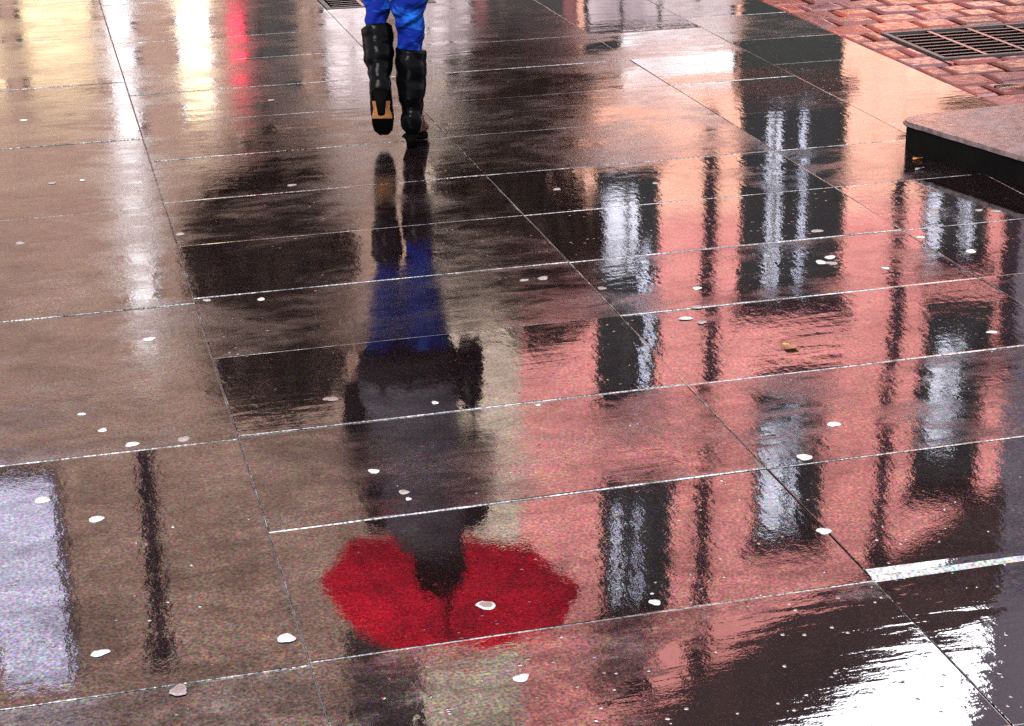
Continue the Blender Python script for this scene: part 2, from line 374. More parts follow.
p, r = R(21.05), R(1.0)
F = Vector((0, math.cos(p), -math.sin(p))); R0 = Vector((1, 0, 0)); U0 = Vector((0, math.sin(p), math.cos(p)))
rt = R0*math.cos(r) - U0*math.sin(r); up = R0*math.sin(r) + U0*math.cos(r)
cam = bpy.data.cameras.new('camera'); co = bpy.data.objects.new('camera', cam); C.objects.link(co)
cam.sensor_width = 36.0; cam.lens = 1850.0/1024*36; cam.clip_start = 0.05; cam.clip_end = 2000
mw = Matrix((rt, up, -F)).transposed().to_4x4(); mw.translation = (0, 0, 1.57); co.matrix_world = mw
sc.camera = co
sc.view_settings.view_transform = 'Standard'; sc.view_settings.look = 'None'; sc.view_settings.gamma = 1.0
sc.view_settings.exposure = 3.05
sc.cycles.max_bounces = 8; sc.cycles.use_denoising = False

# ------------------------------------------------------------------ ground
bm = bmesh.new(); quad(bm, (-400, -400, -0.14), (400, -400, -0.14), (400, 400, -0.14), (-400, 400, -0.14))
tag(mesh_obj('ground', bm, M['asphalt']), kind='structure')

def slab_grid(name, mat, cells, inset, drop, depth, kind_label=None):
    bm = bmesh.new(); lay = bm.verts.layers.float_color.new('slab')
    for (s0, s1, t0, t1, a, b, near, *calm) in cells:
        g = 0.0012 if near is not None else 0.009
        s0 += g; s1 -= g; t0 += g; t1 -= g
        cx, cy = (s0+s1)/2, (t0+t1)/2
        colr = [random.random(), random.random(), 0.0, 1]
        if near is not None and s1 < 0.4 or (near is not None and t0 > 6.0 and s1 < 2.6): colr[0] = random.uniform(0.75, 1.0)
        if calm and calm[0]: colr[0] = -1.2
        dz = random.uniform(-0.0012, 0.0012) if near is not None else random.uniform(-0.004, 0.003)
        i = inset*random.uniform(0.7, 1.3); ni = near if near else i*random.uniform(0.5, 1.4); li = i*(0.55 if near is not None else 0.8); dn = drop*random.uniform(0.7, 1.2) if not near else 0.006
        def hh(x, y): return dz + a*(x-cx) + b*(y-cy)
        rings = []
        for (q, dd) in ((0, depth), (1, dn), (2, dn*0.22), (3, 0)):
            k = (0, 0, 0.45, 1)[q]
            x0, x1, y0, y1 = s0+li*k, s1-li*k, t0+ni*k, t1-i*k*0.8
            ring = []
            y0r = y0 if not near else t0 + ni*k*0.45
            for (x, y) in ((x0, y0), (x1, y0r), (x1, y1), (x0, y1)):
                v = bm.verts.new((x, y, (hh(x, y)-dd) if q else -depth)); v[lay] = colr if (q == 3 or near) else (colr[0], colr[1], 1.0, 1); ring.append(v)
            rings.append(ring)
        for ra, rb in zip(rings, rings[1:]):
            for k in range(4): bm.faces.new((ra[k], ra[(k+1) % 4], rb[(k+1) % 4], rb[k]))
        bm.faces.new(rings[-1])
    o = mesh_obj(name, bm, mat); o.rotation_euler = (0, 0, AZ)
    return o

bm = bmesh.new(); quad(bm, W(-5.8, 0.7, -0.0065), W(1.352, 0.7, -0.0065), W(1.352, 22, -0.0065), W(-5.8, 22, -0.0065)); quad(bm, W(1.368, 0.7, -0.0065), W(3.365, 0.7, -0.0065), W(3.365, 8.72, -0.0065), W(1.368, 8.72, -0.0065))
tag(mesh_obj('pavement_bedding', bm, M['mortar']), kind='structure')
TR = [0.71, 1.21, 1.71, 2.205, 2.705, 3.215, 3.70, 4.192, 4.65, 5.125, 5.60, 6.12, 6.65, 7.15, 7.70, 8.2, 8.72, 9.2]
while TR[-1] < 22: TR.append(TR[-1] + random.uniform(0.48, 0.53))
TL = [0.7, 1.72, 2.70, 3.688, 4.612, 5.555, 6.45, 7.4, 8.4]
while TL[-1] < 22: TL.append(TL[-1] + random.uniform(0.9, 1.03))
cells = []
TILT = {}                       # settled slabs: (strip, row start) -> slope across, slope along
CALM = {(0, 2.7), (1, 2.705), (2, 2.705), (2, 4.65)}      # dished slabs under standing water
TILT[(1, 2.205)] = (0.000, 0.0055); TILT[(2, 2.205)] = (0.0, -0.003); TILT[(1, 2.705)] = (0.0, 0.0)
SE = [(-5.8, -4.75), (-4.75, -3.72), (-3.72, -2.70), (-2.70, -1.68), (-1.68, -0.67), (-0.67, 0.337), (0.337, 1.36), (1.36, 2.357), (2.357, 2.87), (2.87, 3.365)]
for k, (a, b) in enumerate(SE):
    strip = k - 5
    if strip in (1, 2): T = TR
    elif strip == 0 : T = TL
    elif strip >= 3: T = [t + (0.0 if strip == 3 else 0.22) for t in TR]
    else: T = [t + 0.31*(k % 3) for t in TL]
    for t0, t1 in zip(T, T[1:]):
        jit = 0.0022
        ta, tb = TILT.get((strip, t0), (random.gauss(0, jit*0.6), random.gauss(0, jit)))
        nr = 0.0
        if strip == 2 and abs(t0-2.705) < .01: nr = 0.045
        if strip == 2 and abs(t0-8.72) < .01:
            cells.append((1.895, b, t0, t1, 0, 0, 0.0)); continue
        cells.append((a, b, t0, t1, ta, tb, nr, (strip, round(t0, 3)) in CALM))
pave = slab_grid('pavement', M['paving'], cells, 0.0038, 0.0018, 0.10)
tag(pave, kind='structure')

cells = []
sr = 3.372; row = 0
t = 0.0
while t < 22:
    off = (row % 2)*0.12
    s = sr
    first = True
    while s < 8.2:
        w = random.uniform(0.175, 0.225) if not first else (0.20 if row % 2 else 0.105)
        h = 0.176
        g0, g1, h0, h1 = 3.553, 4.36, 6.747, 7.333                                # the drain sits here
        if s < g1 and s+w > g0 and t < h1 and t+h > h0:
            if s < g0-0.02: cells.append((s, g0, t, t+h, 0, 0, None))
            if s+w > g1+0.02: cells.append((g1, s+w, t, t+h, 0, 0, None))
            if t < h0-0.02: cells.append((max(s, g0), min(s+w, g1), t, h0, 0, 0, None))
            if t+h > h1+0.02: cells.append((max(s, g0), min(s+w, g1), h1, t+h, 0, 0, None))
        else:
            cells.append((s, s+w, t, t+h, random.gauss(0, 0.022), random.gauss(0, 0.022), None))
        s += w + 0.006; first = False
    t += 0.18; row += 1
st = slab_grid('sett_road', M['setts'], cells, 0.020, 0.012, 0.10)
tag(st, kind='structure')

# raised stone step at the right, its riser in the dark
def step():
    root = empty('stone_step', W(2.76, 5.50), 'raised grey stone step with a black riser beside the red setts', 'step', rz=AZ)
    # outline in the step's own frame (s to the right, t away)
    front = [(0.002, -0.03), (0.145, -0.585), (0.62, -2.5)]; rs = random.Random(4); pts = []
    for (xa, ya), (xb, yb) in zip(front, front[1:]):
        n_ = max(2, int(math.hypot(xb-xa, yb-ya)/0.03))
        for k in range(n_): pts.append((xa+(xb-xa)*k/n_ + rs.uniform(-.0025, .0025) + (0.010 if rs.random() < .06 else 0), ya+(yb-ya)*k/n_))
    pts += [(0.62, -2.5), (2.4, -2.5), (2.4, 0.20), (0.16, 0.06), (0.07, 0.038), (0.03, 0.022), (0.008, -0.002)]
    NP = len(pts)
    bm = bmesh.new()
    lo = [bm.verts.new((x+0.012, y, -0.05)) for x, y in pts]; hi = [bm.verts.new((x+0.012, y, 0.082)) for x, y in pts]
    for k in range(NP): bm.faces.new((lo[k], lo[(k+1) % NP], hi[(k+1) % NP], hi[k]))
    bm.faces.new(hi)
    mesh_obj('riser', bm, M['step_face'], root)
    bm = bmesh.new()
    lo = [bm.verts.new((x, y, 0.0825)) for x, y in pts]; hi = [bm.verts.new((x, y, 0.098)) for x, y in pts]
    for k in range(NP): bm.faces.new((lo[k], lo[(k+1) % NP], hi[(k+1) % NP], hi[k]))
    top = bm.faces.new(hi); bm.faces.new(list(reversed(lo)))
    bmesh.ops.bevel(bm, geom=[e for e in top.edges], offset=0.0045, segments=2, affect='EDGES')
    mesh_obj('tread', bm, M['step'], root)
step()

# drain grates
def shade_flanks(bm):                       # worn iron tops; the shade of the slots is put into black flanks
    bm.normal_update()
    for f in bm.faces: f.material_index = 0 if f.normal.z > 0.5 else 1
def grate(s0, t0, w, d, label, nrows, ncols, group):
    root = empty('drain_grate', W(s0+w/2, t0+d/2), label, 'drain grate', group, AZ)
    bm = bmesh.new()
    x0, x1, y0, y1 = -w/2, w/2, -d/2, d/2; fw = 0.022
    box(bm, x0, x1, y0, y0+fw, -0.05, 0.002); box(bm, x0, x1, y1-fw, y1, -0.05, 0.002)
    box(bm, x0, x0+fw, y0+fw, y1-fw, -0.05, 0.002); box(bm, x1-fw, x1, y0+fw, y1-fw, -0.05, 0.002)
    mesh_obj('frame', bm, M['iron'], root)
    bm = bmesh.new()
    for k in range(1, ncols):
        x = x0 + fw + (w-2*fw)*k/ncols
        box(bm, x-0.009, x+0.009, y0+fw, y1-fw, -0.06, -0.0005)
    shade_flanks(bm); mesh_obj('rib', bm, [M['grate_rust'], M['rubber_slot_shade']], root)
    bm = bmesh.new()
    for k in range(1, nrows):
        y = y0 + fw + (d-2*fw)*k/nrows
        for c in range(ncols):
            xa = x0 + fw + (w-2*fw)*c/ncols + 0.013; xb = x0 + fw + (w-2*fw)*(c+1)/ncols - 0.013
            box(bm, xa, xb, y-0.0065, y+0.0065, -0.05, -0.0012)
    shade_flanks(bm); mesh_obj('bars', bm, [M['grate_bar'], M['rubber_slot_shade']], root)
    bm = bmesh.new(); quad(bm, (x0, y0, -0.13), (x1, y0, -0.13), (x1, y1, -0.13), (x0, y1, -0.13))
    mesh_obj('sump', bm, M['plastic'], root)
M['grate_rust'] = simple('wet_rusty_iron', (0.05, 0.018, 0.013), 0.35, ior=1.7, var=0.4, scale=30)
M['grate_bar'] = simple('worn_wet_iron', (0.016, 0.011, 0.011), 0.4, ior=1.45, var=0.4, scale=30)
grate(3.556, 6.75, 0.80, 0.58, 'iron drain grate set in the red setts', 9, 4, 'street drain grates')
def manhole(s0, t0, w, d):
    grate(s0, t0, w, d, 'iron grate sunk in grey paving beyond the walker', 8, 3, 'street drain grates')
manhole(1.365, 8.725, 0.525, 0.47)

# ------------------------------------------------------------------ gum and litter on the paving
GUM = [
 (0.311, 2.799, 17, 'large white gum spot beside the long joint in the near left'),
 (0.118, 2.678, 18, 'broad grubby ringed gum spot just below the nearest cross joint'),
 (0.663, 2.558, 15, 'bright white gum spot below the red umbrella reflection'),
 (0.668, 2.815, 18, 'pink ringed gum spot inside the red umbrella reflection'),
 (0.021, 3.371, 16, 'white oval gum spot between the pale and dark strips at left'),
 (-0.079, 3.491, 17, 'white gum spot on the edge of the lavender reflection'),
 (0.058, 3.822, 11, 'small round gum spot above the long left cross joint'),
 (0.114, 3.725, 15, 'left gum spot of the pair touching the long left cross joint'),
 (0.224, 3.720, 15, 'right gum spot of the pair touching the long left cross joint'),
 (0.018, 3.929, 9, 'tiny beige gum spot up and left of the small round one'),
 (0.566, 3.853, 18, 'wide grey gum spot beside the dark coat reflection'),
 (0.585, 3.437, 12, 'white gum spot on the dark sleeve reflection'),
 (0.624, 3.319, 12, 'larger gum spot of the two on the coat reflection'),
 (0.626, 3.285, 7, 'smaller bluish gum spot of the two on the coat reflection'),
 (0.786, 3.761, 11, 'thin gum spot on the hem of the coat reflection'),
 (0.200, 4.376, 15, 'pale gum spot under the whitish pillar reflection'),
 (0.369, 4.630, 11, 'left of two gum spots on a joint right of the long left joint'),
 (0.506, 4.595, 11, 'right of two gum spots on a joint right of the long left joint'),
 (-0.097, 5.302, 15, 'beige gum spot at the far left edge of the walk'),
 (0.356, 5.249, 15, 'gum spot touching the long left joint halfway up'),
 (0.012, 5.943, 13, 'left gum spot in the far left yellowish reflection'),
 (0.107, 5.950, 10, 'small right gum spot in the far left yellowish reflection'),
 (0.747, 5.678, 13, 'lone gum spot on dark wet stone left of the walker'),
 (1.004, 3.682, 7, 'tiny gum spot just below a cross joint on the coat reflection'),
 (1.534, 5.372, 13, 'gum spot right of the walker near a dark oily stain'),
 (1.256, 4.540, 16, 'larger gum spot of the pair on dark stone mid picture'),
 (1.203, 4.539, 11, 'smaller gum spot of the pair on dark stone mid picture'),
 (1.381, 4.413, 13, 'dull gum spot just right of the middle long joint'),
 (1.619, 4.338, 13, 'topmost of four gum spots beside a dark pipe reflection'),
 (1.567, 4.196, 15, 'second of four gum spots beside a dark pipe reflection'),
 (1.512, 4.126, 15, 'third of four gum spots beside a dark pipe reflection'),
 (1.540, 4.086, 13, 'lowest of four gum spots beside a dark pipe reflection'),
 (1.586, 3.391, 15, 'gum spot between the dark window and pink wall reflections'),
 (1.457, 3.247, 17, 'long gum spot lying on a joint under the window reflection'),
 (1.355, 2.917, 15, 'gum spot on the middle long joint near the white puddle'),
 (1.847, 5.343, 10, 'small gum spot on pinkish stone far right of the walker'),
 (2.526, 4.785, 18, 'leftmost gum spot below the stone step'),
 (2.661, 4.763, 12, 'middle gum spot below the stone step'),
 (2.703, 4.738, 15, 'rightmost gum spot below the stone step'),
 (2.377, 4.570, 12, 'gum spot on the joint running towards the stone step'),
 (2.449, 4.410, 17, 'gum spot on pink reflection by the right hand joint'),
 (2.122, 4.713, 18, 'upper gum spot in the tall window reflection'),
 (2.058, 4.477, 17, 'upper spot of the gum trio in the tall window reflection'),
 (2.016, 4.444, 17, 'lower left spot of the gum trio in the tall window reflection'),
 (2.041, 4.427, 17, 'lower right spot of the gum trio in the tall window reflection'),
 (2.161, 4.343, 11, 'gum spot on the pipe reflection at right'),
 (2.188, 3.808, 13, 'gum spot beside the slanted window reflection at right'),
 (-0.061, 6.868, 15, 'farthest gum spot at upper left in the shop light'),
 (0.848, 6.898, 12, 'right gum spot of the far pair under the red light streak'),
 (0.632, 6.919, 12, 'left gum spot of the far pair under the red light streak'),
 (1.234, 6.480, 8, 'tiny pale gum spot beside the lifted boot'),
 (0.957, 2.741, 11, 'thin gum spot on the joint right of the umbrella reflection'),
 (0.000, 2.837, 15, 'gum spot in the lavender reflection low at left'),
]
for k, (s, t, rad, lab) in enumerate(GUM):
    bm = bmesh.new(); n = 18
    rr = rad*0.88/1000.0; rg = random.Random(k)
    el = rg.uniform(0.98, 1.2); ph = rg.uniform(0, 6.28)
    wob = [1 + 0.14*math.sin(2*math.pi*j/n*2+ph) + 0.09*math.sin(2*math.pi*j/n*3+2*ph) + rg.uniform(-0.10, 0.10) for j in range(n)]
    rings = []
    ringed = 'ringed' in lab
    for (q, z) in ((1.0, -0.001), (0.93, 0.0002), (0.72, 0.0006), (0.4, 0.0002 if ringed else 0.0007)):
        rings.append([bm.verts.new((rr*q*wob[j]*math.cos(2*math.pi*j/n)*el, rr*q*wob[j]*math.sin(2*math.pi*j/n)/el, z)) for j in range(n)])
    for a, b in zip(rings, rings[1:]):
        for j in range(n):
            f = bm.faces.new((a[j], a[(j+1) % n], b[(j+1) % n], b[j]))
            if ringed and b is rings[3]: f.material_index = 1
    f = bm.faces.new(rings[-1]); f.material_index = 1 if ringed else 0
    mats = [M['gum'], M['gum_dull']]
    if rg.random() < 0.45 and 'white' not in lab: mats = [M['gum_mid'], M['gum_dull']]
    if 'dull' in lab or 'grey' in lab: mats = [M['gum_dull'], M['gum_dull']]
    o = mesh_obj('chewing_gum', bm, mats, smooth=True, loc=W(s, t, 0.0006)); o.rotation_euler = (0, 0, AZ)
    tag(o, lab, 'chewing gum', 'trodden gum spots on the paving')

def litter(name, s, t, L, Wd, mat, label, cat, rz):
    bm = bmesh.new(); n = 7
    top = []
    for i in range(n):
        u = i/(n-1); w = Wd*math.sin(math.pi*min(max(u, 0.04), 0.96))
        top.append([bm.verts.new((L*(u-0.5), w*k*0.5, 0.002 + 0.004*abs(k)*math.sin(u*5+k) + 0.003*u)) for k in (-1, -0.5, 0, 0.5, 1)])
    for a, b in zip(top, top[1:]):
        for j in range(4): bm.faces.new((a[j], b[j], b[j+1], a[j+1]))
    ext = bmesh.ops.solidify(bm, geom=list(bm.faces), thickness=0.0012)
    o = mesh_obj(name, bm, mat, smooth=True, loc=W(s, t, 0.002)); o.rotation_euler = (0, 0, rz)
    return tag(o, label, cat)
litter('fallen_leaf', 1.68, 3.857, 0.045, 0.022, M['leaf_yellow'], 'small yellow fallen leaf on the wet pink reflection', 'leaf', R(-30))
litter('paper_scrap', 2.75, 5.345, 0.035, 0.03, M['scrap'], 'orange paper scrap at the foot of the stone step', 'litter', R(10))
litter('paper_scrap', 2.70, 5.23, 0.04, 0.02, M['gum'], 'white paper scrap near the orange one below the step', 'litter', R(30))
litter('plastic_scrap', 3.60, 6.20, 0.22, 0.05, M['plastic'], 'black plastic scrap on the red setts behind the stone step', 'litter', R(10))

# ------------------------------------------------------------------ buildings across the street (seen in the wet paving)
FY = 24.0
def facade(x0, x1, z0, z1, openings, y=FY, depth=9.0, reveal=0.22, top=None):
    """front wall with real openings, side walls, back and lid. top: function x -> z of a sloping head"""
    bm = bmesh.new()
    xs = sorted({x0, x1, *[q for o in openings for q in o[:2]]}); zs = sorted({z0, z1, *[q for o in openings for q in o[2:4]]})
    for xa, xb in zip(xs, xs[1:]):
        for za, zb in zip(zs, zs[1:]):
            mx_, mz_ = (xa+xb)/2, (za+zb)/2
            if any(o[0] < mx_ < o[1] and o[2] < mz_ < o[3] for o in openings): continue
            quad(bm, (xa, y, za), (xb, y, za), (xb, y, zb), (xa, y, zb))
    for (a, b, c, d) in [o[:4] for o in openings]:
        quad(bm, (a, y, c), (a, y+reveal, c), (a, y+reveal, d), (a, y, d)); quad(bm, (b, y, c), (b, y, d), (b, y+reveal, d), (b, y+reveal, c))
        quad(bm, (a, y, d), (a, y+reveal, d), (b, y+reveal, d), (b, y, d)); quad(bm, (a, y, c), (b, y, c), (b, y+reveal, c), (a, y+reveal, c))
    zl = zr = z1
    if top:
        zl, zr = top
        f = bm.faces.new([bm.verts.new(q) for q in ((x0, y, z1), (x1, y, z1), (x1, y, zr), (x0, y, zl)) if True])
    for (x, zt) in ((x0, zl), (x1, zr)):
        quad(bm, (x, y, z0), (x, y+depth, z0), (x, y+depth, zt), (x, y, zt))
    quad(bm, (x0, y+depth, z0), (x1, y+depth, z0), (x1, y+depth, zr), (x0, y+depth, zl))
    quad(bm, (x0, y, zl), (x1, y, zr), (x1, y+depth, zr), (x0, y+depth, zl))
    bmesh.ops.remove_doubles(bm, verts=list(bm.verts), dist=0.0005)
    return bm
def window(root, a, b, c, d, y, frame_mat, curtains=(), rows=2, cols=2, sill=True, pane_mat=None, arch=False):
    fy = y + 0.12; bm = bmesh.new(); w = 0.07
    box(bm, a, a+w, fy, fy+0.08, c, d); box(bm, b-w, b, fy, fy+0.08, c, d)
    box(bm, a+w, b-w, fy, fy+0.08, c, c+w); box(bm, a+w, b-w, fy, fy+0.08, d-w, d)
    for k in range(1, cols):
        x = a + (b-a)*k/cols; box(bm, x-0.025, x+0.025, fy+0.01, fy+0.07, c+w, d-w)
    for k in range(1, rows):
        z = c + (d-c)*k/rows; box(bm, a+w, b-w, fy+0.005, fy+0.065, z-0.03, z+0.03)
    fr = mesh_obj('window', bm, frame_mat, root)
    bm = bmesh.new(); box(bm, a+w*0.5, b-w*0.5, fy+0.045, fy+0.055, c+w*0.5, d-w*0.5); mesh_obj('pane', bm, pane_mat or M['glass'], fr)
    for (ca, cb, cc, cd) in curtains:
        bm = bmesh.new(); n = 14
        for k in range(n):
            xa = ca + (cb-ca)*k/n; xb = ca + (cb-ca)*(k+1)/n
            ya = fy + 0.030 + 0.010*math.sin(k*1.7); yb = fy + 0.030 + 0.010*math.sin((k+1)*1.7)
            quad(bm, (xa, ya, cc), (xb, yb, cc), (xb, yb, cd), (xa, ya, cd))
        mesh_obj('blind', bm, M['curtain'], fr)
    if sill:
        bm = bmesh.new(); box(bm, a-0.1, b+0.1, y-0.09, y+0.11, c-0.13, c-0.003); bevel(bm, 0.012, 1); mesh_obj('sill', bm, M['lead'], fr)
        bm = bmesh.new(); box(bm, a-0.12, b+0.12, y-0.03, y+0.05, d+0.003, d+0.24); bevel(bm, 0.012, 1); mesh_obj('lintel', bm, M['lead'], fr)
def shopfront(root, a, b, c, d, y, frame_mat, light_mat, bars=3, name='shop_window'):
    fy = y + 0.05; bm = bmesh.new(); w = 0.06
    box(bm, a, a+w, fy, fy+0.08, c, d); box(bm, b-w, b, fy, fy+0.08, c, d); box(bm, a+w, b-w, fy, fy+0.08, c, c+w); box(bm, a+w, b-w, fy, fy+0.08, d-w, d)
    for k in range(1, bars): box(bm, a+(b-a)*k/bars-0.02, a+(b-a)*k/bars+0.02, fy+.01, fy+0.07, c+w, d-w)
    fr = mesh_obj(name, bm, frame_mat, root)
    bm = bmesh.new(); box(bm, a+w/2, b-w/2, fy+0.085, fy+0.10, c+w/2, d-w/2); mesh_obj('lit_interior', bm, light_mat, fr)
def pipe(root, x, y, z0, z1, rad, mat):
    bm = bmesh.new(); tube(bm, [(x, y, z0), (x, y, z1)], rad, 12)
    z = z0 + 0.8
    while z < z1 - 0.5:
        tube(bm, [(x, y, z), (x, y, z+0.07)], rad*1.25, 12)
        z += 1.7
    dp = mesh_obj('drainpipe', bm, mat, root, smooth=False)
    bm = bmesh.new(); box(bm, x-rad*2, x+rad*2, y-rad*1.6, y+rad*1.6, z1+0.002, z1+0.28); bevel(bm, 0.015, 1); mesh_obj('hopper', bm, mat, dp)

# pink sandstone tenement
rt_ = empty('sandstone_tenement', (3.5, FY, 0), 'tall pink sandstone tenement with dark windows and drainpipes, mirrored in the paving', 'building')
rt_.location = (0, 0, 0)
WIN = [(3.10, 4.52, 4.0, 6.85), (3.42, 4.42, 7.95, 10.5), (5.66, 6.62, 6.95, 9.75), (1.16, 2.02, 4.9, 8.35), (1.24, 2.26, 9.55, 11.7), (1.24, 2.0, 12.2, 13.2), (5.60, 6.50, 5.42, 6.3)]
SHOPS = [(1.02, 2.98, 0.35, 3.08), (3.04, 4.42, 0.1, 3.82)]
bm = facade(0.10, 6.92, 0, 9.75, [], top=None) if False else None
def pink_wall():
    # openings may reach above the eaves of the sloping head: use a tall grid and cut it to the slope
    bm = facade(0.10, 6.92, 0.0, 15.6, WIN + SHOPS)
    n = Vector((1.0, 0, 1/0.80)).normalized()        # verge falls to the right
    bmesh.ops.bisect_plane(bm, geom=list(bm.verts)+list(bm.edges)+list(bm.faces), plane_co=(4.85, FY, 11.35), plane_no=Vector((0.80, 0, 1.0)), clear_outer=True)
    return bm
bm = pink_wall()
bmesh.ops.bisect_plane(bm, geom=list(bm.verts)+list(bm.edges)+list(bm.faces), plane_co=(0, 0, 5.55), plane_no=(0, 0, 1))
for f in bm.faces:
    if f.calc_center_median().z < 5.55: f.material_index = 1  # stronger light low on the wall is painted as paler stone
mesh_obj('wall', bm, [M['pink'], M['pink_low_glow']], rt_)
def verge(x): return 11.35 - 0.80*(x-4.85)
bm = bmesh.new()
for (x, z) in ((0.10, 0), (6.95, 0)): pass
a0, a1, dz = 0.10, 7.0, 2.15
vs = []
for y in (FY-0.12, FY+9.2):
    vs.append([bm.verts.new((x, y, z)) for x, z in ((a0, verge(a0)+0.003), (a1, verge(a1)+0.003), (a1, verge(a1)+dz*0.9), (a0, verge(a0)+dz))])
for k in range(4): bm.faces.new((vs[0][k], vs[0][(k+1) % 4], vs[1][(k+1) % 4], vs[1][k]))
bm.faces.new(vs[0]); bm.faces.new(list(reversed(vs[1])))
mesh_obj('roof', bm, M['slate'], rt_)
cur = M['curtain']
window(rt_, *WIN[0], FY, M['trim'], [(3.49, 3.66, 4.3, 6.8), (3.93, 3.99, 4.3, 6.8)], 2, 3)
window(rt_, *WIN[1], FY, M['trim'], [(3.55, 3.86, 8.8, 10.4), (3.95, 4.05, 8.4, 10.4)], 2, 2)
window(rt_, *WIN[2], FY, M['trim'], [(5.90, 6.26, 7.6, 9.1)], 2, 2)
window(rt_, *WIN[3], FY, M['trim'], [(1.26, 1.72, 5.3, 6.3), (1.8, 1.9, 6.0, 8.2)], 3, 2)
window(rt_, *WIN[4], FY, M['trim'], [(1.42, 1.52, 10.0, 11.6), (1.74, 1.80, 10.0, 11.6)], 2, 3)
window(rt_, *WIN[5], FY, M['trim'], [], 1, 2)
window(rt_, *WIN[6], FY, M['trim'], [(5.70, 5.86, 5.5, 6.2), (6.15, 6.30, 5.5, 6.2)], 2, 3)
pipe(rt_, 2.68, FY-0.12, 4.2, 12.6, 0.075, M['lead']); pipe(rt_, 5.24, FY-0.12, 4.7, 10.6, 0.075, M['lead']); pipe(rt_, 6.76, FY-0.14, 3.9, 7.6, 0.10, M['lead'])
shopfront(rt_, *SHOPS[0], FY, M['shopgreen'], M['lit_dim'], 4)
bm = bmesh.new(); box(bm, 1.0, 3.0, FY-0.16, FY-0.003, 3.12, 3.8); bevel(bm, 0.02, 1); fa = mesh_obj('fascia', bm, M['shopgreen'], rt_)
bm = bmesh.new(); box(bm, 1.5, 2.94, FY-0.185, FY-0.163, 3.18, 3.74); mesh_obj('light_panel', bm, M['lit_white'], fa)
bm = bmesh.new(); box(bm, 5.70, 6.90, FY-0.5, FY-0.003, 4.35, 5.22); bevel(bm, 0.03, 1); mesh_obj('shop_awning', bm, M['shopdark'], rt_)
bm = bmesh.new(); box(bm, 3.05, 4.41, FY+0.06, FY+0.12, 0.11, 3.81)
for k in range(3): box(bm, 3.12+k*0.43, 3.47+k*0.43, FY+0.03, FY+0.058, 0.3, 2.6)
mesh_obj('shop_shutter', bm, M['shopgreen'], rt_)

# beige block with a red shopfront
rb = empty('beige_stone_block', (0, 0, 0), 'narrow beige stone block above a dark red shopfront, mirrored behind the walker', 'building')
SH = [(-1.30, -0.42, 0.4, 3.55), (-0.36, 0.08, 0.3, 3.8)]
mesh_obj('wall', facade(-1.40, 0.098, 0, 14.6, SH, y=FY+0.02), M['beige'], rb)
shopfront(rb, *SH[0], FY+0.02, M['shopdark'], M['lit_dim'], 3)
bm = bmesh.new(); box(bm, -0.35, 0.07, FY+0.05, FY+0.12, 0.31, 3.79); box(bm, -0.25, -0.03, FY+0.02, FY+0.048, 0.9, 2.9); mesh_obj('shop_door', bm, M['shopred'], rb)
bm = bmesh.new(); box(bm, -1.42, 0.12, FY-0.08, FY+9.0, 14.603, 14.85); bevel(bm, 0.02, 1); mesh_obj('cornice', bm, M['beige'], rb)
rk = empty('shop_kiosk', (0, 0, 0), 'dark red painted market kiosk standing before the pink tenement', 'kiosk')
bm = bmesh.new(); box(bm, -0.35, 0.78, 20.0, 21.2, 0.0, 2.75); bevel(bm, 0.03, 1); mesh_obj('body', bm, M['shopred'], rk)
bm = bmesh.new(); box(bm, -0.48, 0.91, 19.8, 21.35, 2.753, 3.0); bevel(bm, 0.04, 1); mesh_obj('roof', bm, M['shopred'], rk)
bm = bmesh.new(); box(bm, -0.2, 0.62, 19.965, 19.995, 1.1, 2.3); mesh_obj('hatch', bm, M['shopdark'], rk)

# sooty dark block between
rd = empty('narrow_stone_block', (0, 0, 0), 'narrow brown stone block with a sooty brick attic beside the beige block', 'building')
OD = [(-2.42, -1.62, 0.3, 3.9)]
mesh_obj('wall', facade(-2.52, -1.402, 0, 11.9, OD, y=FY+0.04), M['brown'], rd)
shopfront(rd, *OD[0], FY+0.04, M['shopdark'], M['lit_white'], 2)
bm = bmesh.new(); box(bm, -2.50, -1.42, FY+0.1, FY+8.9, 11.903, 16.0); mesh_obj('attic', bm, M['darkbrick'], rd)

# brown block at left with lit shops
rl = empty('brown_stone_block', (0, 0, 0), 'broad brown stone block with glowing yellow shops at street level', 'building')
OL = [(-7.35, -5.32, 0.4, 3.75), (-4.30, -3.86, 0.3, 4.05), (-3.62, -2.70, 0.2, 4.1)]
OW = [(-7.3, -6.5, 5.2, 7.2), (-4.45, -3.7, 6.6, 8.2)]
mesh_obj('wall', facade(-6.42, -2.522, 0, 16.5, [(-6.36, -5.32, 0.4, 3.75), OL[1], OL[2]]), M['brown'], rl)
shopfront(rl, -6.36, -5.32, 0.4, 3.75, FY, M['shopdark'], M['lit_yellow'], 1)
shopfront(rl, *OL[1], FY, M['white'], M['lit_cream'], 1)
bm = bmesh.new(); box(bm, -3.61, -2.71, FY+0.06, FY+0.12, 0.21, 4.09); mesh_obj('shop_door', bm, M['shopdark'], rl)
bm = bmesh.new(); box(bm, -5.16, -4.84, FY-0.14, FY-0.004, 0.0, 7.3); bevel(bm, 0.02, 1); mesh_obj('pilaster', bm, M['pilaster'], rl)
pipe(rl, -5.2, FY-0.12, 8.7, 12.1, 0.085, M['lead'])
bm = bmesh.new(); box(bm, -6.45, -2.5, FY-0.15, FY+9.1, 16.503, 16.9); bevel(bm, 0.03, 1); mesh_obj('cornice', bm, M['brown'], rl)
sg = empty('lit_sign', (-3.46, FY-0.25, 3.1), 'upright red glowing sign fixed to the brown block', 'sign')
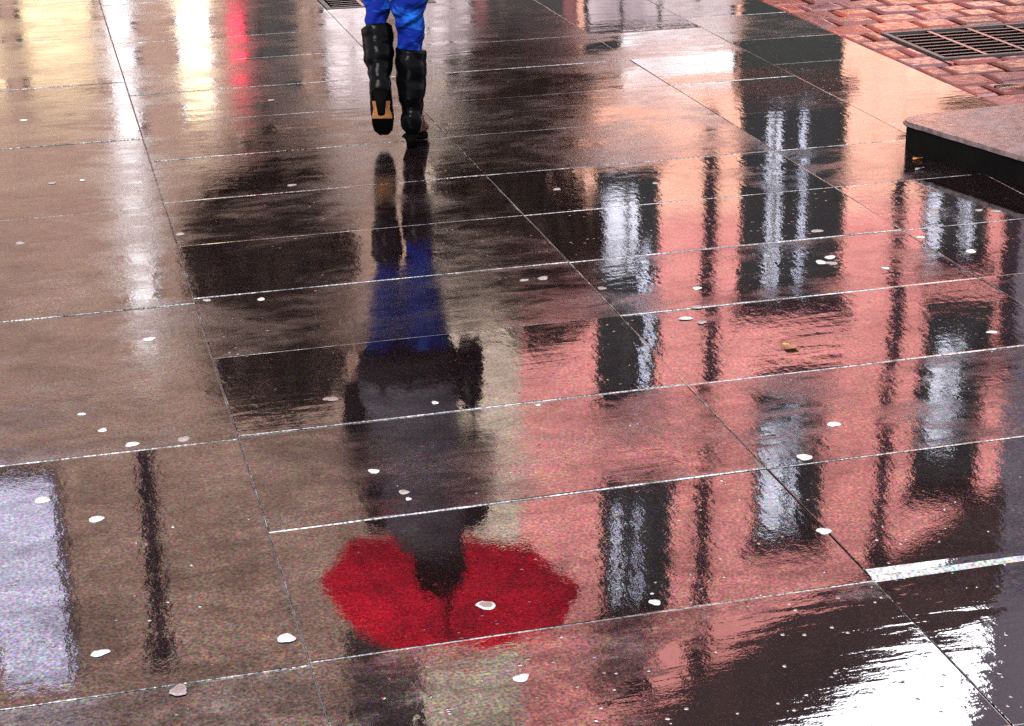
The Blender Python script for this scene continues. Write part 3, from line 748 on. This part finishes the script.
bm = bmesh.new(); box(bm, -0.12, 0.12, -0.04, 0.04, -0.52, 0.52); bevel(bm, 0.02, 1); mesh_obj('housing', bm, M['shopdark'], sg)
bm = bmesh.new(); box(bm, -0.095, 0.095, -0.055, -0.042, -0.48, 0.48); mesh_obj('tube', bm, M['neon'], sg)
bm = bmesh.new(); box(bm, -0.03, 0.03, 0.042, 0.246, 0.2, 0.26); mesh_obj('bracket', bm, M['shopdark'], sg)

# pale render block at far left, grey stone block at far right
rp_ = empty('bay_fronted_block', (0, 0, 0), 'long brown stone block with a pale lavender bay, leftmost of the row', 'building')
mesh_obj('wall', facade(-34.0, -6.422, 0, 17.0, [(-7.4, -6.55, 0.4, 3.8)], y=FY+0.03), M['brown'], rp_)
shopfront(rp_, -7.4, -6.55, 0.4, 3.8, FY+0.03, M['shopdark'], M['lit_yellow'], 2)
bm = bmesh.new(); box(bm, -7.52, -6.50, FY-0.25, FY+0.026, 9.3, 12.6); mesh_obj('bay', bm, M['lavender'], rp_)
rg = empty('grey_stone_block', (0, 0, 0), 'grey blue stone block at the far right end of the row', 'building')
bm = facade(6.90, 34.0, 0, 22.0, [(8.2, 9.3, 5, 7.2), (8.2, 9.3, 8.6, 10.8)], y=FY-0.05)
for v in bm.verts:                                   # its party wall runs back at a slant
    if v.co.y > FY+5 and v.co.x < 8: v.co.x += 3.4
mesh_obj('wall', bm, M['grey'], rg)
for q in ((8.2, 9.3, 5, 7.2), (8.2, 9.3, 8.6, 10.8)): window(rg, *q, FY-0.05, M['trim'], [], 2, 2)
bm = bmesh.new(); box(bm, 6.95, 34.1, FY-0.2, FY+1.0, 22.003, 22.4); bevel(bm, 0.03, 1); mesh_obj('cornice', bm, M['grey'], rg)

# ------------------------------------------------------------------ street trees
def tree(x, y, zlo, zhi, rx, label, seed, nleaf):
    rg_ = random.Random(seed)
    root = empty('street_tree', (x, y, 0), label, 'tree', 'street trees before the shops')
    bm = bmesh.new()
    tube(bm, [(0, 0, -0.02), (0.03, 0, 1.2), (-0.02, 0.02, 2.4), (0.02, 0, zlo+0.4), (0, 0, zhi-0.9)], [0.12, 0.095, 0.08, 0.065, 0.02], 10)
    tips = []
    for k in range(16):
        z = rg_.uniform(zlo-0.2, zhi-0.9); a = rg_.uniform(0, 6.28); L = rx*rg_.uniform(0.6, 1.0)
        p0 = Vector((0, 0, z)); p2 = Vector((math.cos(a)*L, math.sin(a)*L*0.8, min(z+rg_.uniform(0.3, 0.9), zhi))); p1 = (p0+p2)/2 + Vector((0, 0, -0.06))
        tube(bm, [p0, p1, p2], [0.03, 0.018, 0.006], 6); tips += [p1, p2]
        for j in range(5):
            q = p1.lerp(p2, rg_.random()); e = q + Vector((rg_.uniform(-.4, .4), rg_.uniform(-.4, .4), rg_.uniform(-0.1, 0.5)))
            tube(bm, [q, e], [0.007, 0.003], 5); tips.append(e)
    mesh_obj('trunk', bm, M['bark'], root)
    bm = bmesh.new(); lay = bm.verts.layers.float_color.new('slab')
    cz = (zlo+zhi)/2; rz = (zhi-zlo)/2
    clumps = [Vector((rg_.gauss(0, .5)*rx*0.8, rg_.gauss(0, .5)*rx*0.7, cz + rg_.gauss(0, .55)*rz)) for _ in range(46)] + tips
    for k in range(nleaf):
        c = rg_.choice(clumps) + Vector((rg_.gauss(0, .17), rg_.gauss(0, .17), rg_.gauss(0, .17)))
        q = Vector((c.x/rx, c.y/rx, (c.z-cz)/rz))
        if q.x**2 + q.y**2 + q.z**4 > 1.0: continue
        s = rg_.uniform(0.05, 0.10); e = Euler((rg_.uniform(0, 6), rg_.uniform(0, 6), rg_.uniform(0, 6))).to_matrix()
        cc = (rg_.random(), rg_.random(), 0, 1)
        vv = []
        for (u, w) in ((-1, 0), (0, -0.5), (1, 0), (0, 0.5)):
            v = bm.verts.new(c + e @ Vector((u*s, w*s, 0.15*s*abs(u)))); v[lay] = cc; vv.append(v)
        bm.faces.new(vv)
    mesh_obj('crown', bm, M['leaf'], root)
tree(-2.72, 20.0, 3.2, 6.9, 1.0, 'dark leaved street tree before the brown stone block', 3, 9000)
tree(-0.02, 20.0, 2.3, 6.0, 1.15, 'dark leaved street tree before the beige block and kiosk', 5, 11000)

# ------------------------------------------------------------------ the walker
def person():
    PX, PY = -0.365, 6.17
    root = empty('person', (PX, PY, 0), 'person walking away in blue jeans and black high boots under a red umbrella', 'person')
    # local frame: x right, y away from the camera, z up. right foot planted, left foot lifting
    RK = Vector((0.045, 0.015, 0.47)); RA = Vector((0.040, -0.005, 0.10)); RH = Vector((0.075, 0.0, 0.86))
    LK = Vector((-0.072, 0.085, 0.535)); LA = Vector((-0.060, -0.045, 0.225)); LH = Vector((-0.075, 0.0, 0.86))
    bm = bmesh.new()
    # torso, neck, head
    loft(bm, [((0, 0, 0.80), .13, .09), ((0, 0, .90), .16, .105), ((0, 0, 1.02), .135, .092), ((.01, 0, 1.14), .125, .09), ((.03, 0.01, 1.32), .155, .10), ((.045, 0.01, 1.42), .15, .085), ((.06, .01, 1.46), .07, .06)], 20)
    loft(bm, [((.06, .005, 1.42), .052, .055), ((.075, .015, 1.50), .046, .05), ((.082, .02, 1.57), .05, .055)], 16)
    HC = Vector((0.082, 0.03, 1.625))
    ellipsoid(bm, HC, .072, .090, .098); ellipsoid(bm, HC + Vector((0, .028, -.055)), .055, .062, .052)
    ellipsoid(bm, HC + Vector((0, .098, -.018)), .011, .017, .018)                    # nose tip
    tube(bm, [HC + Vector((0, .078, .02)), HC + Vector((0, .098, -.014))], [.008, .011], 8)
    for sx in (-1, 1):
        ellipsoid(bm, HC + Vector((sx*.074, .0, -.01)), .008, .018, .029, 10, 8)      # ears
        ellipsoid(bm, HC + Vector((sx*.03, .080, .014)), .020, .012, .008, 10, 8)     # brows
    # legs
    for H_, K_, A_ in ((RH, RK, RA), (LH, LK, LA)):
        loft(bm, [(H_, .07, .075), (H_.lerp(K_, .5), .042, .044), (K_, .026, .028), (K_.lerp(A_, .35), .026, .028), (A_, .022, .024)], 16)
        ellipsoid(bm, A_ + Vector((0, .05, -.02)), .034, .09, .034)
    # arms: left hanging, right bent up to hold the umbrella
    def hand(bm, wrist, d, nrm, curl, side):
        d = d.normalized(); nrm = nrm.normalized(); lat = d.cross(nrm).normalized()*side
        loft(bm, [(wrist - d*.02, .022, .018), (wrist + d*.025, .034, .015), (wrist + d*.07, .038, .014), (wrist + d*.082, .034, .012)], 12)
        for i, (o, L) in enumerate(((-.028, .068), (-.009, .078), (.010, .072), (.028, .056))):
            b = wrist + d*.072 + lat*o; ang = 0; pts = [b - d*.02, b]
            for q, seg in enumerate((.42, .33, .25)):
                ang += curl*(0.7 + 0.2*q)
                pts.append(pts[-1] + (d*math.cos(ang) + nrm*math.sin(ang))*L*seg)
            tube(bm, pts, [.009, .009, .0088, .008, .006], 8)
        b = wrist + d*.022 - lat*.026
        q1 = b + (d*.55 - lat*.7 + nrm*.45).normalized()*.034; q2 = q1 + (d*.7 + nrm*(.35 + .5*curl) - lat*.05).normalized()*.03; q3 = q2 + (d*.5 + nrm*.7*curl + lat*.45*curl).normalized()*.022
        tube(bm, [b, q1, q2, q3], [.012, .0105, .0095, .007], 8)
    LS, LE, LW = Vector((-.130, .0, 1.40)), Vector((-.205, -.02, 1.11)), Vector((-.20, .07, .87))
    RS, RE, RW = Vector((.200, .0, 1.40)), Vector((.250, .02, 1.13)), Vector((.150, .205, 1.20))
    for S_, E_, W_ in ((LS, LE, LW), (RS, RE, RW)):
        loft(bm, [(S_, .052, .052), (S_.lerp(E_, .5), .043, .043), (E_, .037, .037), (E_.lerp(W_, .4), .036, .034), (W_, .024, .02)], 14)
    hand(bm, LW, (LW-LE), Vector((.9, .25, 0)), .35, 1)
    hand(bm, RW, Vector((-.2, .15, .97)).lerp(Vector((-.7, .5, .2)), .55), Vector((-.2, -1, .1)), 0.95, 1)
    bm = remeshed(bm, 0.0065, 3)
    body = mesh_obj('body', bm, M['skin'], root, smooth=True)
    for sx in (-1, 1):
        bm = bmesh.new(); ellipsoid(bm, HC + Vector((sx*.03, .0815, .002)), .0125, .009, .0085, 12, 8); mesh_obj('eye', bm, M['eye'], root, smooth=True)
    bm = bmesh.new(); ellipsoid(bm, HC + Vector((0, .089, -.052)), .021, .008, .0075, 12, 8); mesh_obj('mouth', bm, M['lips'], root, smooth=True)
    # hair: full shoulder length bob
    bm = bmesh.new()
    ellipsoid(bm, HC + Vector((0, -.014, .022)), .092, .098, .098)
    loft(bm, [(HC + Vector((0, -.035, .03)), .094, .072), (HC + Vector((0, -.045, -.05)), .100, .066), (HC + Vector((-.006, -.052, -.12)), .098, .052), (HC + Vector((-.006, -.056, -.165)), .075, .036)], 22)
    bm = remeshed(bm, 0.008, 3)
    for v in bm.verts: v.co += Vector((0, 0, 0)) + 0.006*Vector((noise.noise(Vector((v.co.x*55, v.co.y*55, v.co.z*9))), noise.noise(Vector((v.co.x*55+9, v.co.y*55, v.co.z*9))), 0))
    mesh_obj('hair', bm, M['hair'], root, smooth=True)
    # jeans
    bm = bmesh.new()
    def fold(c, k): return c + Vector((0.006*math.sin(k*2.1), 0.005*math.cos(k*1.7), 0))
    loft(bm, [((0, 0, .93), .155, .11), ((0, 0, .86), .170, .118), ((0, 0, .80), .165, .112), ((0, 0, .765), .12, .09)], 28)
    for H_, K_, A_, w in ((RH, RK, RA, 1.0), (LH, LK, LA, .93)):
        H2 = H_ + Vector((0, 0, -.02))
        rings = []
        for k in range(9):
            u = k/8; c = H2.lerp(K_, u); rr = .092*(1-u) + .0575*u*w + .003*math.sin(k*2.6)
            rings.append((fold(c, k+w*3), rr, rr*1.02))
        for k in range(1, 7):
            u = k*0.09; c = K_.lerp(A_, u); rr = .054*w - .012*u/.36 + .0025*math.sin(k*3.1)
            rings.append((fold(c, k+w), rr, rr))
        loft(bm, rings, 24)
    bm = remeshed(bm, 0.009, 2)
    for v in bm.verts:
        q = v.co
        v.co += v.normal*(0.0055*noise.noise(Vector((q.x*14, q.y*14, q.z*34 + q.x*16))) + 0.003*noise.noise(q*60))
    mesh_obj('jeans', bm, M['denim'], root, smooth=True)
    # boots
    def boot(K_, A_, top_u, toe, lifted, rz, seed):
        """K knee, A ankle; toe: vector from ankle to toe along the foot"""
        bm = bmesh.new(); ax = (A_-K_); fwd = toe.normalized(); side = Vector((1, 0, 0))
        rings = []; n = 13
        for k in range(n):
            u = top_u + (1-top_u)*k/(n-1); c = K_ + ax*u
            q = (u-top_u)/(1-top_u)
            rr = .0545 - .006*q - .017*max(0, q-.55)/.45
            rr += .0006*math.sin(k*2.4+seed)
            rings.append((c + Vector((0.003*math.sin(k*1.9+seed), .004*math.sin(k*1.3+seed), 0)), rr, rr*1.06))
        loft(bm, rings, 22)
        dn = Vector((0, 0, -1)); dn = (ax.normalized() - fwd*ax.normalized().dot(fwd)).normalized()
        heel = A_ + dn*.015 - fwd*.022
        foot = [(A_ - fwd*.045 + dn*.0, .010, .012, fwd), (A_ - fwd*.03 + dn*.012, .037, .046, fwd), (A_ + fwd*.02 + dn*.020, .039, .05, fwd), (A_ + fwd*.065 + dn*.042, .039, .037, fwd),
                (A_ + fwd*.11 + dn*.058, .041, .029, fwd), (A_ + fwd*.15 + dn*.067, .037, .021, fwd), (A_ + fwd*.185 + dn*.072, .020, .013, fwd)]
        loft(bm, foot, 18)
        bm = remeshed(bm, 0.006, 2)
        for v in bm.verts:
            q = v.co
            v.co += v.normal*(0.0026*noise.noise(Vector((q.x*20+seed, q.y*20, q.z*38 + q.x*24))))
        b = mesh_obj('boot', bm, M['boot'], root, smooth=True)
        # sole plate under waist and forefoot
        bm = bmesh.new(); prof = []
        for (f, w, d) in ((-.062, .016, .050), (-.045, .029, .056), (-.005, .030, .064), (.04, .027, .076), (.08, .034, .083), (.115, .036, .0885), (.155, .031, .0895), (.188, .014, .0885)):
            c = A_ + fwd*f + dn*d
            prof.append([bm.verts.new(c - side*w), bm.verts.new(c + side*w), bm.verts.new(c + side*w + dn*.006), bm.verts.new(c - side*w + dn*.006)])
        for a, c in zip(prof, prof[1:]):
            for k in range(4): bm.faces.new((a[k], a[(k+1) % 4], c[(k+1) % 4], c[k]))
        bm.faces.new(list(reversed(prof[0]))); bm.faces.new(prof[-1])
        bm.normal_update(); bmesh.ops.recalc_face_normals(bm, faces=list(bm.faces))
        for f in bm.faces:                                  # tan waist, black forefoot
            u = (f.calc_center_median() - A_).dot(fwd)
            f.material_index = 1 if (lifted and .01 < u < .08) else 0
        mesh_obj('sole', bm, [M['rubber_slot_shade'], M['sole']], b)
        bm = bmesh.new()
        h0 = A_ - fwd*.040 + dn*.055; h1 = A_ - fwd*.030 + dn*(.135 if lifted else .098)
        loft(bm, [(h0, .028, .024), (h0.lerp(h1, .4), .018, .017), (h1, .012, .012)], 14)
        mesh_obj('heel', bm, M['rubber_slot_shade'], b, smooth=True)
    boot(RK, RA, 0.38, Vector((.10, 1, -0.02)), False, 0, 1.0)
    boot(LK, LA, 0.43, Vector((-.02, .55, -.50)), True, 0, 4.0)
    # grey quilted gilet and black sleeves, wide black hem
    bm = bmesh.new()
    loft(bm, [((0, 0, .84), .185, .135), ((0, 0, .90), .188, .138), ((.005, 0, 1.0), .165, .122), ((.015, 0, 1.12), .160, .118), ((.03, .005, 1.26), .182, .128), ((.04, .006, 1.38), .185, .120), ((.048, .004, 1.45), .150, .105), ((.06, .0, 1.50), .118, .100), ((.07, .0, 1.535), .105, .098), ((.07, .0, 1.55), .09, .09)], 30)
    bm = remeshed(bm, .010, 2)
    for v in bm.verts: v.co += v.normal*0.005*math.sin(v.co.z*2*math.pi/.075)
    mesh_obj('gilet', bm, M['gilet'], root, smooth=True)
    bm = bmesh.new()
    loft(bm, [((-.008, 0, .735), .165, .128), ((-.006, 0, .77), .178, .136), ((0, 0, .82), .188, .140), ((0, 0, .87), .182, .134), ((0, 0, .885), .17, .12)], 30)
    bm = remeshed(bm, .010, 2)
    for v in bm.verts: v.co += v.normal*0.006*noise.noise(Vector((v.co.x*16, v.co.y*16, v.co.z*5)))
    mesh_obj('skirt', bm, M['sleeve'], root, smooth=True)
    for S_, E_, W_ in ((LS, LE, LW), (RS, RE, RW)):
        bm = bmesh.new()
        loft(bm, [(S_ + Vector((0, 0, .058)), .018, .02), (S_ + Vector((0, 0, .045)), .045, .046), (S_ + Vector((0, 0, .02)), .062, .063), (S_ - Vector((0, 0, .02)), .068, .068), (S_.lerp(E_, .5), .060, .060), (E_, .055, .055), (E_.lerp(W_, .5), .048, .046), (E_.lerp(W_, .92), .038, .036)], 18)
        bm = remeshed(bm, .008, 2)
        for v in bm.verts: v.co += v.normal*0.004*noise.noise(Vector((v.co.x*20, v.co.y*20, v.co.z*40)))
        mesh_obj('sleeve', bm, M['sleeve'], root, smooth=True)
    # handbag at the right hip
    bag = empty('handbag', (PX+.215, PY-.03, .74), 'black leather handbag slung at the right hip of the walker', 'bag')
    bm = bmesh.new(); loft(bm, [((0, 0, 0), .040, .125, None, .6), ((0, 0, .05), .052, .14, None, .6), ((0, 0, .15), .045, .13, None, .6), ((0, 0, .19), .03, .12, None, .6)], 24)
    mesh_obj('body', bm, M['boot'], bag, smooth=True)
    bm = bmesh.new(); tube(bm, [(0, -.10, .17), (.005, -.10, .36), (.0, -.07, .56), (-.015, .0, .645), (0.0, .07, .56), (.005, .10, .36), (0, .10, .17)], .007, 8); mesh_obj('strap', bm, M['boot'], bag, smooth=True)
    # umbrella
    um = empty('umbrella', (PX+.125, PY+.05, 1.70), 'open red umbrella held low over the head of the walker', 'umbrella')
    um.rotation_euler = (R(1), R(-7), R(8))
    RR, HH, nP = 0.50, 0.235, 8
    bm = bmesh.new(); rows = 12; grid = []
    for k in range(nP*6):
        a = 2*math.pi*k/(nP*6); loc = (k % 6)/6; sag = math.sin(loc*math.pi)
        col = []
        for j in range(rows+1):
            u = j/rows; rad = RR*math.sin(u*R(80))/math.sin(R(80))
            z = HH*(1 - (1-math.cos(u*R(80)))/(1-math.cos(R(80))))
            sc_ = 1 - 0.07*sag*u**1.5; z += 0.022*sag*u*u
            col.append((rad*sc_*math.cos(a), rad*sc_*math.sin(a), z))
        grid.append(col)
    apex = bm.verts.new((0, 0, HH)); gv = [[bm.verts.new(q) for q in c[1:]] for c in grid]
    for k in range(len(gv)):
        a, b = gv[k], gv[(k+1) % len(gv)]
        bm.faces.new((apex, a[0], b[0]))
        for j in range(rows-1): bm.faces.new((a[j], a[j+1], b[j+1], b[j]))
    mesh_obj('canopy', bm, M['canopy'], um, smooth=True)
    for k in range(nP):
        a = 2*math.pi*k/nP; bm = bmesh.new()
        tube(bm, [(RR*math.sin(u*R(80))/math.sin(R(80))*math.cos(a), RR*math.sin(u*R(80))/math.sin(R(80))*math.sin(a), HH*(1-(1-math.cos(u*R(80)))/(1-math.cos(R(80)))) - .004) for u in [q/8 for q in range(9)]], .0034, 6)
        rb_ = mesh_obj('rib', bm, M['steel'], um)
        bm = bmesh.new(); tube(bm, [(0.008*math.cos(a), .008*math.sin(a), HH-.13), (RR*.5*math.cos(a), RR*.5*math.sin(a), HH*.83)], .0018, 6); mesh_obj('strut', bm, M['steel'], rb_)
    bm = bmesh.new(); tube(bm, [(0, 0, -.46), (0, 0, HH+.045)], .0065, 10); tube(bm, [(0, 0, HH-.15), (0, 0, HH-.10)], .012, 10); mesh_obj('shaft', bm, M['steel'], um, smooth=True)
    bm = bmesh.new(); tube(bm, [(0, 0, -.44), (0, 0, -.56), (0, -.006, -.60), (0, -.03, -.625), (0, -.055, -.61), (0, -.06, -.58)], .012, 12); mesh_obj('handle', bm, M['rubber_slot_shade'], um, smooth=True)
person()
